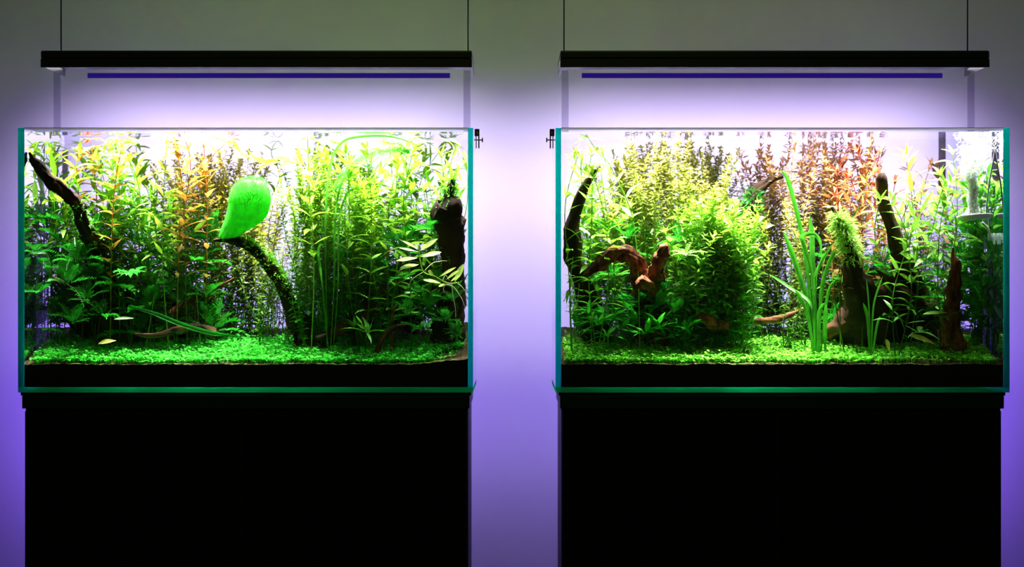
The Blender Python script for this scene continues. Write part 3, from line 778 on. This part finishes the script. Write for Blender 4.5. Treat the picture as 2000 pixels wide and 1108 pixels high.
# long ribbon leaves
t = empty('ribbon_grass', P(*rooted(K, 640, 0, .1)), 'tall ribbon-leaved grass arching over the upper right of the left tank', 'plant')
G1 = (.14, .62, .05)
for pts, w_ in (([rooted(K, 640, 0, .1), (636, 520, .1), (637, 400, .09), (646, 320, .08), (668, 278, .08), (710, 266, .08), (770, 268, .08), (830, 290, .08)], 5),
                ([rooted(K, 645, 0, .1), (652, 560, .1), (655, 420, .09), (672, 345, .08), (700, 325, .08), (740, 330, .08)], 4),
                ([rooted(K, 650, 0, .1), (660, 560, .1), (662, 440, .09), (674, 385, .08), (690, 370, .08), (706, 374, .08)], 4),
                ([rooted(K, 642, 0, .1), (630, 560, .1), (622, 500, .08), (624, 482, .08), (632, 478, .08)], 5)):
    ribbon(t, K, pts, w_, G1)
t = empty('drifting_leaf', P(250, 598, .05), 'long dark green ribbon leaf lying slanted across the dark wood of the left tank', 'leaf')
ribbon(t, K, [(250, 598, .06), (300, 612, .055), (350, 632, .05), (410, 650, .05), (470, 658, .05)], 9, (.02, .30, .03))
def leaf_thing(k, a, b, d, w_, col, label):
    A, B = P(*a, d), P(*b, d); dd = B - A; t = tag(link('fallen_leaf', mesh('fallen_leaf', *leaf_geo(dd.length, w_ / 1000, .15, .3, 10, .45), M['leaf']), None, A), label, 'leaf')
    x_ = dd.normalized(); nrm = Vector((0, -.7, .7)); z = (nrm - x_ * nrm.dot(x_)).normalized(); y_ = z.cross(x_)
    t.matrix_local = Matrix.Translation(A) @ Matrix(((x_.x, y_.x, z.x), (x_.y, y_.y, z.y), (x_.z, y_.z, z.z))).to_4x4(); t.color = (*col, 1)
leaf_thing(K, (192, 672), (226, 662), .05, 12, (.45, .38, .06), 'yellowed leaf fallen on the carpet in the left tank')
leaf_thing(K, (222, 624), (262, 618), .06, 8, (.05, .3, .03), 'green leaf drifting before the dark wood of the left tank')
tube_ = empty('filter_pipe', P(127, 470, .40), 'smoky grey filter pipe upright in the back left corner of the left tank', 'pipe')
vs, fs = tube_geo([(0, 0, 0), (0, 0, .1), (0, 0, .19)], [.006] * 3, 14); link('tube', mesh('tube', vs, fs, M['pipe']), tube_)
vs, fs = tube_geo([(0, 0, -.05), (0, 0, -.045), (0, 0, -.005), (0, 0, 0)], [.006, .009, .009, .006], 14); link('strainer', mesh('strainer', vs, fs, M['pipe']), tube_)

# =================================================================== RIGHT TANK
K = 'right'
driftwood(K, [(1173, 325, .08, 1.5), (1160, 338, .08, 6), (1145, 360, .08, 8.5), (1132, 390, .085, 11), (1122, 425, .09, 13), (1113, 460, .09, 17), (1114, 490, .1, 19), (1124, 520, .12, 16), (1140, 560, .16, 18), (1160, 640, .2, 30), (1165, 665, .2, 30)],
          'smooth dark horn-shaped driftwood curving up at the left glass of the right tank', 'wood', rough=.14)
driftwood(K, [(1139, 539, .05, 2), (1152, 531, .05, 7), (1170, 518, .055, 11), (1188, 502, .06, 14), (1210, 494, .07, 14), (1232, 496, .08, 13), (1246, 512, .10, 15), (1252, 545, .13, 20), (1262, 600, .17, 26), (1270, 665, .19, 30)],
          'twisted reddish brown driftwood arching low in the left half of the right tank', 'brown', rough=.75)
driftwood(K, [(1306, 481, .06, 4), (1298, 488, .06, 11), (1292, 503, .065, 13), (1284, 520, .07, 10), (1281, 538, .10, 12), (1290, 590, .17, 20), (1300, 660, .2, 26)],
          'upright red-brown driftwood knob right of the twisted piece', 'brown', rough=.75)
driftwood(K, [(1246, 548, .045, 8), (1250, 551, .048, 12), (1260, 556, .06, 13), (1272, 566, .09, 12), (1284, 590, .15, 14)],
          'pale cut driftwood stub between the two red-brown pieces', 'brown', rough=.45)
driftwood(K, [(1530, 345, .22, 3), (1505, 352, .22, 7), (1482, 372, .22, 10), (1468, 400, .22, 14), (1460, 430, .22, 15), (1450, 458, .22, 14), (1442, 485, .22, 12), (1425, 530, .22, 14), (1400, 600, .28, 20), (1390, 660, .28, 30)],
          'dark arching branch furred with green moss at the back of the right tank', 'wood', moss=(800, .018, (.03, .26, .03), .24, .62))
driftwood(K, [(1625, 404, .06, 2), (1634, 420, .06, 5), (1644, 442, .065, 7), (1656, 468, .07, 9), (1662, 500, .08, 12), (1668, 540, .1, 20), (1690, 600, .14, 40), (1700, 665, .18, 50)],
          'dark pointed branch hung with feathery lime moss tufts in the right tank', 'wood', moss=(700, .026, (.40, .72, .12), .16, .52, -.1))
driftwood(K, [(1721, 338, .10, 6), (1722, 352, .10, 11), (1724, 385, .105, 12), (1734, 420, .11, 12), (1746, 455, .12, 14), (1756, 490, .13, 18), (1770, 540, .16, 30), (1780, 600, .2, 42), (1785, 665, .22, 50)],
          'tall black driftwood branch right of the feathery moss branch', 'wood', rough=.22)
driftwood(K, [(1862, 484, .06, 1.5), (1861, 500, .06, 4), (1866, 518, .06, 9), (1865, 550, .07, 12), (1860, 590, .08, 14), (1857, 630, .09, 17), (1860, 672, .10, 22)],
          'upright red-brown pointed driftwood stake near the right end of the right tank', 'brown', rough=.6)
driftwood(K, [(1340, 580, .14, 6), (1370, 592, .14, 8), (1405, 608, .145, 8), (1440, 621, .15, 8), (1480, 627, .155, 7), (1515, 624, .16, 7), (1545, 615, .17, 5), (1570, 602, .18, 3)],
          'long low brown root bridging the gap in the middle of the right tank', 'brown', rough=.25)
driftwood(K, [(1350, 600, .12, 6), (1375, 622, .11, 12), (1400, 634, .11, 11), (1424, 636, .11, 7)],
          'stubby brown root below the long low root of the right tank', 'brown', rough=.4)
driftwood(K, [(1460, 622, .3, 6), (1510, 612, .3, 14), (1560, 610, .3, 17), (1620, 620, .3, 22)],
          'dark root behind the long low root of the right tank', 'wood', rough=.3)
driftwood(K, [(1712, 528, .1, 2), (1722, 536, .11, 5), (1745, 560, .13, 14), (1775, 585, .14, 15), (1808, 606, .15, 13), (1840, 630, .17, 14)],
          'reddish root running down to the right across the dark wood of the right tank', 'mid', rough=.3)
driftwood(K, [(1600, 665, .18, 8), (1630, 645, .17, 16), (1665, 625, .16, 22), (1700, 595, .17, 24), (1730, 560, .19, 18)],
          'broad brown root flare behind the small grass tuft of the right tank', 'mid', rough=.7)
driftwood(K, [(1590, 650, .3, 20), (1660, 590, .3, 50), (1740, 580, .3, 62), (1810, 610, .3, 45), (1850, 650, .3, 30)],
          'massive dark driftwood base at the back right of the right tank', 'wood', rough=.4, moss=(1800, .026, (.014, .20, .012), 0, 1, .4))

broad_clump(K, 13, 1115, 1205, 285, 350, .05, .30, (GREEN, (.32, .56, .04)), 'tall lime stem plant', 'lime stems at the left of the right tank', lean=22, L=.042)
broad_clump(K, 9, 1110, 1250, 380, 470, .12, .26, (GREEN, (.34, .66, .05)), 'short lime stem plant', 'short lime stems at the left of the right tank', lean=22, L=.04)
broad_plant(K, [rooted(K, 1250, 0, .1), (1240, 450, .09), (1195, 330, .07), (1168, 298, .06), (1150, 270, .05)], (GREEN, PALE), 'single pale stem with long leaves reaching out to the upper left of the right tank', None, L=.045, start=.6, gap=.035)
RC = 'red-leaved stem plant'
broad_clump(K, 17, 1610, 1735, 268, 390, .07, .30, ((.07, .16, .02), (.62, .10, .05)), RC, 'red stems in the right tank', lean=25, key='red', L=.036, start=.35)
broad_clump(K, 6, 1740, 1880, 290, 400, .22, .36, ((.08, .12, .02), (.55, .22, .16)), 'dusky pink stem plant', 'pink stems in the right tank', lean=25, key='red', L=.040, start=.35)
broad_clump(K, 14, 1725, 1885, 300, 400, .05, .2, (DEEP, (.30, .58, .05)), 'bright lime stem plant', 'lime stems by the diffuser', lean=34, L=.046)
broad_clump(K, 11, 1895, 1950, 320, 420, .14, .36, (DEEP, (.20, .64, .04)), 'green oval-leaved stem plant', 'green stems at the right glass', lean=14, key='broad', L=.045)
broad_clump(K, 5, 1900, 1950, 480, 560, .10, .3, (DEEP, (.04, .36, .03)), 'low dark oval-leaved plant', 'low dark plants at the right glass', lean=14, key='broad', L=.045)

fine_clump(K, 46, 1205, 1420, prof([(1205, 320), (1250, 285), (1310, 262), (1380, 275), (1420, 360)]), .14, .38,
           fine_set('gold', HS * 3, ((.06, .36, .02), (.50, .44, .09)), leafL=.017, leafW=.0046, gap=.0078, whorl=4, bend=.045),
           'fine golden-topped stem plant', 'golden fine stems in the right tank')
fine_clump(K, 24, 1325, 1460, prof([(1325, 400), (1400, 370), (1460, 430)]), .08, .26,
           fine_set('lime_whorl', HS * 2, ((.04, .30, .015), (.28, .58, .04)), leafL=.024, leafW=.0062, gap=.011, whorl=4, bend=.05),
           'lime whorled stem plant', 'lime whorled stems in the right tank')
fine_clump(K, 14, 1400, 1470, prof([(1400, 300), (1440, 330), (1470, 380)]), .24, .38, F_dim, 'thin golden stem plant', 'thin golden stems in the right tank')
fine_clump(K, 34, 1470, 1700, prof([(1470, 330), (1520, 262), (1700, 270)]), .18, .38, F_orange, 'fine orange-topped stem plant', 'orange fine stems in the right tank', keep=.72)
fine_clump(K, 22, 1465, 1680, prof([(1465, 400), (1560, 370), (1680, 400)]), .12, .38, F_dim, 'thin olive mid-tank stem plant', 'thin olive stems in the right tank')
fine_clump(K, 16, 1700, 1950, prof([(1700, 420), (1950, 430)]), .26, .40, F_dim, 'thin olive background stem plant', 'thin background stems right in the right tank')
fine_clump(K, 10, 1110, 1200, prof([(1110, 430), (1200, 400)]), .24, .40, F_lime, 'fine green background stem plant', 'thin background stems left in the right tank')

fern_field(K, 30, 1190, 1350, 450, 650, .07, .26, .040, (.05, .46, .03), 'mid green fern', 'ferns left in the right tank')
fern_field(K, 14, 1120, 1400, 560, 655, .10, .26, .050, (.02, .32, .02), 'low dark green fern', 'low ferns left in the right tank')
fern_field(K, 28, 1600, 1850, 500, 640, .12, .28, .042, (.03, .36, .02), 'small dark green fern', 'ferns right in the right tank')
fern_field(K, 20, 1870, 1950, 440, 650, .10, .3, .055, (.025, .34, .02), 'dark corner fern', 'ferns in the right corner')
rosette(K, 1340, 500, .05, 9, .034, 'frond', (.40, .75, .18), 'small pale lime fern right of the red-brown knob', None)
fern_field(K, 12, 1150, 1345, 612, 664, .05, .14, .052, (.05, .52, .03), 'green rosette with lance-shaped leaves', 'lance-leaved rosettes in the right tank', 9, 'crypt', 'rosette_plant', part='leaf')
rosette(K, 1795, 650, .09, 5, .05, 'broad', (.16, .45, .08), 'low plant with broad pale leaves before the dark wood of the right tank', None, 'rosette_plant', .5, 'leaf')
leaf_thing(K, (1775, 655), (1830, 668), .06, 14, (.42, .36, .08), 'yellow-brown leaf drooping over the carpet of the right tank')
leaf_thing(K, (1730, 662), (1738, 684), .05, 10, (.45, .40, .06), 'small yellow leaf standing in the carpet of the right tank')
leaf_thing(K, (1802, 614), (1850, 606), .07, 9, (.30, .62, .06), 'bright leaf beside the pointed stake of the right tank')

t = empty('ribbon_grass', P(*rooted(K, 1590, 0, .08)), 'tall ribbon-leaved grass standing in the middle of the right tank', 'plant')
G2 = (.08, .50, .03)
for pts, w_ in (([rooted(K, 1588, 0, .08), (1580, 600, .08), (1562, 540, .08), (1545, 490, .08), (1530, 452, .08)], 11),
                ([rooted(K, 1592, 0, .08), (1580, 560, .08), (1570, 480, .08), (1555, 410, .08), (1538, 350, .08), (1524, 332, .08)], 9),
                ([rooted(K, 1590, 0, .08), (1590, 560, .07), (1574, 490, .07), (1566, 462, .07), (1590, 458, .06), (1602, 475, .06), (1604, 505, .06)], 8),
                ([rooted(K, 1594, 0, .08), (1592, 560, .08), (1600, 520, .08), (1625, 478, .09)], 7),
                ([rooted(K, 1592, 0, .07), (1578, 620, .06), (1565, 585, .06), (1552, 566, .06)], 8),
                ([rooted(K, 1596, 0, .07), (1598, 620, .06), (1604, 600, .06), (1612, 592, .06)], 6),
                ([rooted(K, 1612, 0, .07), (1612, 630, .06), (1614, 594, .06)], 8),
                ([rooted(K, 1590, 0, .07), (1586, 600, .06), (1540, 560, .1), (1502, 535, .12)], 6),
                ([rooted(K, 1598, 0, .08), (1588, 540, .08), (1586, 470, .09), (1582, 420, .1)], 11),
                ([rooted(K, 1600, 0, .08), (1606, 560, .08), (1640, 470, .1), (1680, 400, .12)], 9),
                ([rooted(K, 1602, 0, .07), (1618, 570, .07), (1645, 545, .08)], 6)):
    ribbon(t, K, pts, w_, G2)
t = empty('grass_tuft', P(*rooted(K, 1702, 0, .06)), 'small grass tuft with upright blades left of the broad brown root', 'plant')
for pts, w_ in (([rooted(K, 1700, 0, .06), (1695, 625, .06), (1686, 592, .06)], 7), ([rooted(K, 1702, 0, .06), (1706, 600, .06), (1724, 540, .06)], 4),
                ([rooted(K, 1701, 0, .06), (1697, 600, .06), (1692, 544, .06)], 3.5), ([rooted(K, 1703, 0, .06), (1712, 640, .06), (1719, 618, .06)], 5)):
    ribbon(t, K, pts, w_, (.09, .50, .03))

# diffuser, tube, bracket, bubbles, filter pipe
dd = .09
c = P(1904, 424, dd); t = empty('diffuser', c, 'white ceramic diffuser dish giving off bubbles near the right glass', 'diffuser')
vs = []; fs = []; prof_ = [(0, .0015), (.028, .002), (.033, .0045), (.0355, .0035), (.035, 0), (.028, -.0045), (.012, -.006), (0, -.006)]
for r, z in prof_:
    for q in range(36):
        a = 2 * PI * q / 36; vs.append((r * math.cos(a) * 1.02, r * math.sin(a), z))
for i in range(len(prof_) - 1):
    for q in range(36):
        fs.append((i * 36 + q, (i + 1) * 36 + q, (i + 1) * 36 + (q + 1) % 36, i * 36 + (q + 1) % 36))
o = link('dish', mesh('dish', vs, fs, M['ceramic']), t); o.rotation_euler = (math.radians(-3), math.radians(-4), 0)
sp = spline([tuple(P(a, b, e)) for a, b, e in ((1918, 434, .05), (1930, 448, .05), (1934, 462, .05), (1940, 468, .055))], 5)
vs, fs = tube_geo([Vector(q) - c for q in sp], [.002, .0022] + [.0025] * (len(sp) - 2), 8); link('arm', mesh('arm', vs, fs, M['ceramic']), t)
box('bracket_bar', tuple(P(1930, 470, .05)), tuple(P(1957, 456, .056)), M['cup'], t, .001)
for xx in (1941, 1949):
    vs, fs = tube_geo([Vector((0, 0, -.012)), Vector((0, 0, -.006)), Vector((0, 0, .004)), Vector((0, 0, .011))], [.0008, .0026, .0024, .0008], 10)
    link('suction_cup', mesh('suction_cup', vs, fs, M['cup']), t, P(xx, 466, .047) - c)
sp = spline([tuple(P(a, b, .06)) for a, b in ((1957, 442), (1953, 450), (1950, 458))], 4)
vs, fs = tube_geo([Vector(q) - c for q in sp], [.0015] * len(sp), 8); link('bracket_tip', mesh('bracket_tip', vs, fs, M['cup']), t)
base = P(1945, 261, dd); t = empty('air_tube', base, 'thin grey tube running from the surface down to the diffuser', 'tube')
sp = spline([tuple(P(a, b, dd)) for a, b in ((1945, 261), (1944, 290), (1938, 325), (1932, 360), (1928, 395), (1926, 418))], 6)
vs, fs = tube_geo([Vector(q) - base for q in sp], [.0012] * len(sp), 8); link('hose', mesh('hose', vs, fs, M['tube']), t)
vs, fs = tube_geo([Vector(q) - base + Vector((-.0013, -.001, 0)) for q in sp], [.0007] * len(sp), 6); link('hose_glint', mesh('hose_glint', vs, fs, M['ceramic']), t)  # white strand put in as the light's glint along the hose
vs, fs = tube_geo([(-.012, 0, .003), (0, 0, .0015), (.014, 0, .0025)], [.002, .0028, .002], 8); link('elbow', mesh('elbow', vs, fs, M['ceramic']), t)
base = P(1840, 348, .38); t = empty('filter_pipe', base, 'smoky grey filter pipe hanging at the back of the right tank left of the bubbles', 'pipe')
vs, fs = tube_geo([(0, 0, 0), (0, 0, .04), (0, 0, .085)], [.0075] * 3, 14); link('tube', mesh('tube', vs, fs, M['pipe']), t)
vs, fs = tube_geo([(0, 0, -.035), (0, 0, -.03), (0, 0, -.004), (0, 0, 0)], [.006, .0085, .0085, .007], 14); link('strainer', mesh('strainer', vs, fs, M['tube']), t)
# bubble plume: a cloud of tiny bubbles
ico = []
for a in (-1, 1):
    for i in range(3): v = [0, 0, 0]; v[i] = a; ico.append(tuple(v))
of = [(0, 1, 2), (0, 2, 4), (0, 4, 5), (0, 5, 1), (3, 2, 1), (3, 4, 2), (3, 5, 4), (3, 1, 5)]
c = P(1896, 420, dd); vs = []; fs = []
for i in range(9000):
    f = R.random() ** 1.35; py = 420 - 158 * f
    wob = 3 * math.sin(f * 9) + 2 * math.sin(f * 23)
    cx = 1897 + wob + 6 * f; w_ = 10 + (0 if f < .45 else 30 * ((f - .45) / .55) ** .6) if f > .08 else 16 - 60 * f
    g = R.gauss(0, .5)
    x = cx + g * w_ ; 
    if abs(g) > 1.1: x = cx + R.uniform(-1.1, 1.1) * w_
    lump = noise.noise(Vector((x * .07, py * .07, 1)))
    if f > .45 and lump < -.12 and R.random() < .75: continue
    d = dd + R.gauss(0, .3) * w_ / 1000
    p = P(x, max(py, 261), max(d, .02)) - c; r = R.uniform(.0008, .0019)
    b = len(vs); vs += [p + Vector(q) * r for q in ico]; fs += [tuple(b + z for z in q) for q in of]
o = link('bubble_plume', mesh('bubble_plume', vs, fs, M['bubble'], True, [(.97, .98, 1.0)] * len(vs)), None, c)
tag(o, 'cloud of fine white bubbles rising from the ceramic diffuser', 'bubbles', kind='stuff')

# =================================================================== carpets
def sprout_geo(n, h, L, W, vs, fs, base):
    for i in range(n):
        a = 2 * PI * i / n + R.uniform(-.4, .4); top = base + Vector((R.uniform(-1, 1) * .002, R.uniform(-1, 1) * .002, h * R.uniform(.7, 1.1)))
        d = Vector((math.cos(a), math.sin(a), R.uniform(.05, .5))).normalized(); s = Vector((-math.sin(a), math.cos(a), 0)) * W * .5
        b = len(vs)
        vs += [base + s * .15, base - s * .15, top + s * .12, top - s * .12]; fs.append((b, b + 1, b + 3, b + 2))
        b = len(vs); m = top + d * L * .55 + Vector((0, 0, .0006)); e = top + d * L * .85; tip = top + d * L + Vector((0, 0, -.15 * L))
        vs += [top, top + d * L * .25 + s * .8, top + d * L * .25 - s * .8, m + s, m - s, e + s * .6, e - s * .6, tip]
        fs += [(b, b + 2, b + 1), (b + 1, b + 2, b + 4, b + 3), (b + 3, b + 4, b + 6, b + 5), (b + 5, b + 6, b + 7)]
SPR = []
for q in range(10):
    vs, fs = [], []; hh = R.uniform(.004, .009)
    sprout_geo(R.choice((2, 3, 3, 4)), hh, R.uniform(.0075, .0105), R.uniform(.0045, .006), vs, fs, Vector((0, 0, 0)))
    SPR.append(mesh('carpet_sprig', vs, fs, M['leaf'], True))
def back_edge(x, k):
    n_ = noise.noise(Vector((x * 9, 1 if k == 'left' else 5, 0)))
    return .24 + .09 * n_
CG = {'left': (.10, .88, .08), 'right': (.26, .90, .07)}
for k, T in TANKS.items():
    A, B = T['I0'] + .010, T['I1'] - .010; g = CG[k]
    lab = f'tiny bright green sprig in the front rows of carpet in the {k} tank'
    vs = []; fs = []; cs = []; cx = .5 * (A + B)
    bare = [(-.07, .02)] if k == 'right' else []
    def ok(x, y):
        px = x / (D + y) * D * 1000 + 1000
        if k == 'right' and y < .05 and (1790 < px < 1870 or 1700 < px < 1740 and R.random() < .5) and R.random() < .8: return False
        if k == 'left' and px > 850 and y < .07 - (px - 850) * -.0008 and R.random() < .9: return False
        return True
    cnt = 0; i = 0
    while cnt < 150:
        i += 1; x = A + (B - A) * ((cnt + R.random()) / 150); y = .018 + R.random() ** 1.5 * .035
        if i < 3000 and not ok(x, y): 
            cnt += 0 if R.random() < .7 else 1
            continue
        o = bpy.data.objects.new('carpet_sprig', R.choice(SPR)); COL.objects.link(o); o.location = (x, y, soil_z(x, y, k) - .0005)
        o.rotation_euler.z = R.uniform(0, 6.28); s = R.uniform(.9, 1.35); o.scale = (s, s, s)
        f = R.uniform(.8, 1.15); o.color = (cl(g[0] * f), cl(g[1] * f), cl(g[2] * f), 1)
        lab = f'tiny green carpet sprig in the front rows {where(k, 1000 + x * 5000 / (5 + y), 690)}, {k} tank'
        tag(o, lab, 'plant', f'carpet sprigs at the front of the {k} tank'); cnt += 1
    for i in range(5600):
        x = R.uniform(A, B); be = back_edge(x, k); y = .016 + R.random() * be
        if not ok(x, y): continue
        b0 = len(vs); hh = R.uniform(.004, .011) * (1 + .8 * (R.random() < .06)) + .004 * (y / .2)
        sprout_geo(R.choice((2, 3, 3)), hh, R.uniform(.007, .0105), R.uniform(.004, .0058), vs, fs, Vector((x - cx, y - .1, soil_z(x, y, k) - ZB)))
        f = R.uniform(.65, 1.15) * (1 if y < be * .8 else .8); cs += [(cl(g[0] * f), cl(g[1] * f), cl(g[2] * f))] * (len(vs) - b0)
    for i in range(26):   # taller sprouts at the back edge
        x = R.uniform(A, B); y = back_edge(x, k) * R.uniform(.6, 1)
        b0 = len(vs); sprout_geo(3, R.uniform(.016, .03), .009, .0045, vs, fs, Vector((x - cx, y - .1, soil_z(x, y, k) - ZB))); cs += [g] * (len(vs) - b0)
    o = link('carpet_plants', mesh('carpet_plants', vs, fs, M['moss'], True, cs), None, (cx, .1, ZB))
    tag(o, f'dense low carpet of tiny green leaves covering the soil of the {k} tank', 'plants', kind='stuff')
    vs = []; fs = []
    for i in range(70):   # yellow-green runners against the front glass
        x = R.uniform(A, B - .05); l = R.uniform(.02, .06); y = R.uniform(.012, .016); pts = []
        if not ok(x, y): continue
        for q in range(6):
            xx = x + l * q / 5; pts.append((xx - cx, y - .1, soil_z(xx, y, k) - ZB + R.uniform(-.004, .002)))
        tube_geo(pts, [.0006] * 6, 4, 0, vs, fs)
        for q in (1, 3):
            e = Vector(pts[q]); tube_geo([e, e + Vector((R.uniform(-.002, .002), 0, -R.uniform(.003, .009)))], [.0004, .0002], 3, 0, vs, fs)
    o = link('carpet_runners', mesh('carpet_runners', vs, fs, M['root'], True, [(.42, .62, .06)] * len(vs)), None, (cx, .1, ZB))
    tag(o, f'thin yellow-green runners threading along the front glass of the {k} tank', 'plants', kind='stuff')
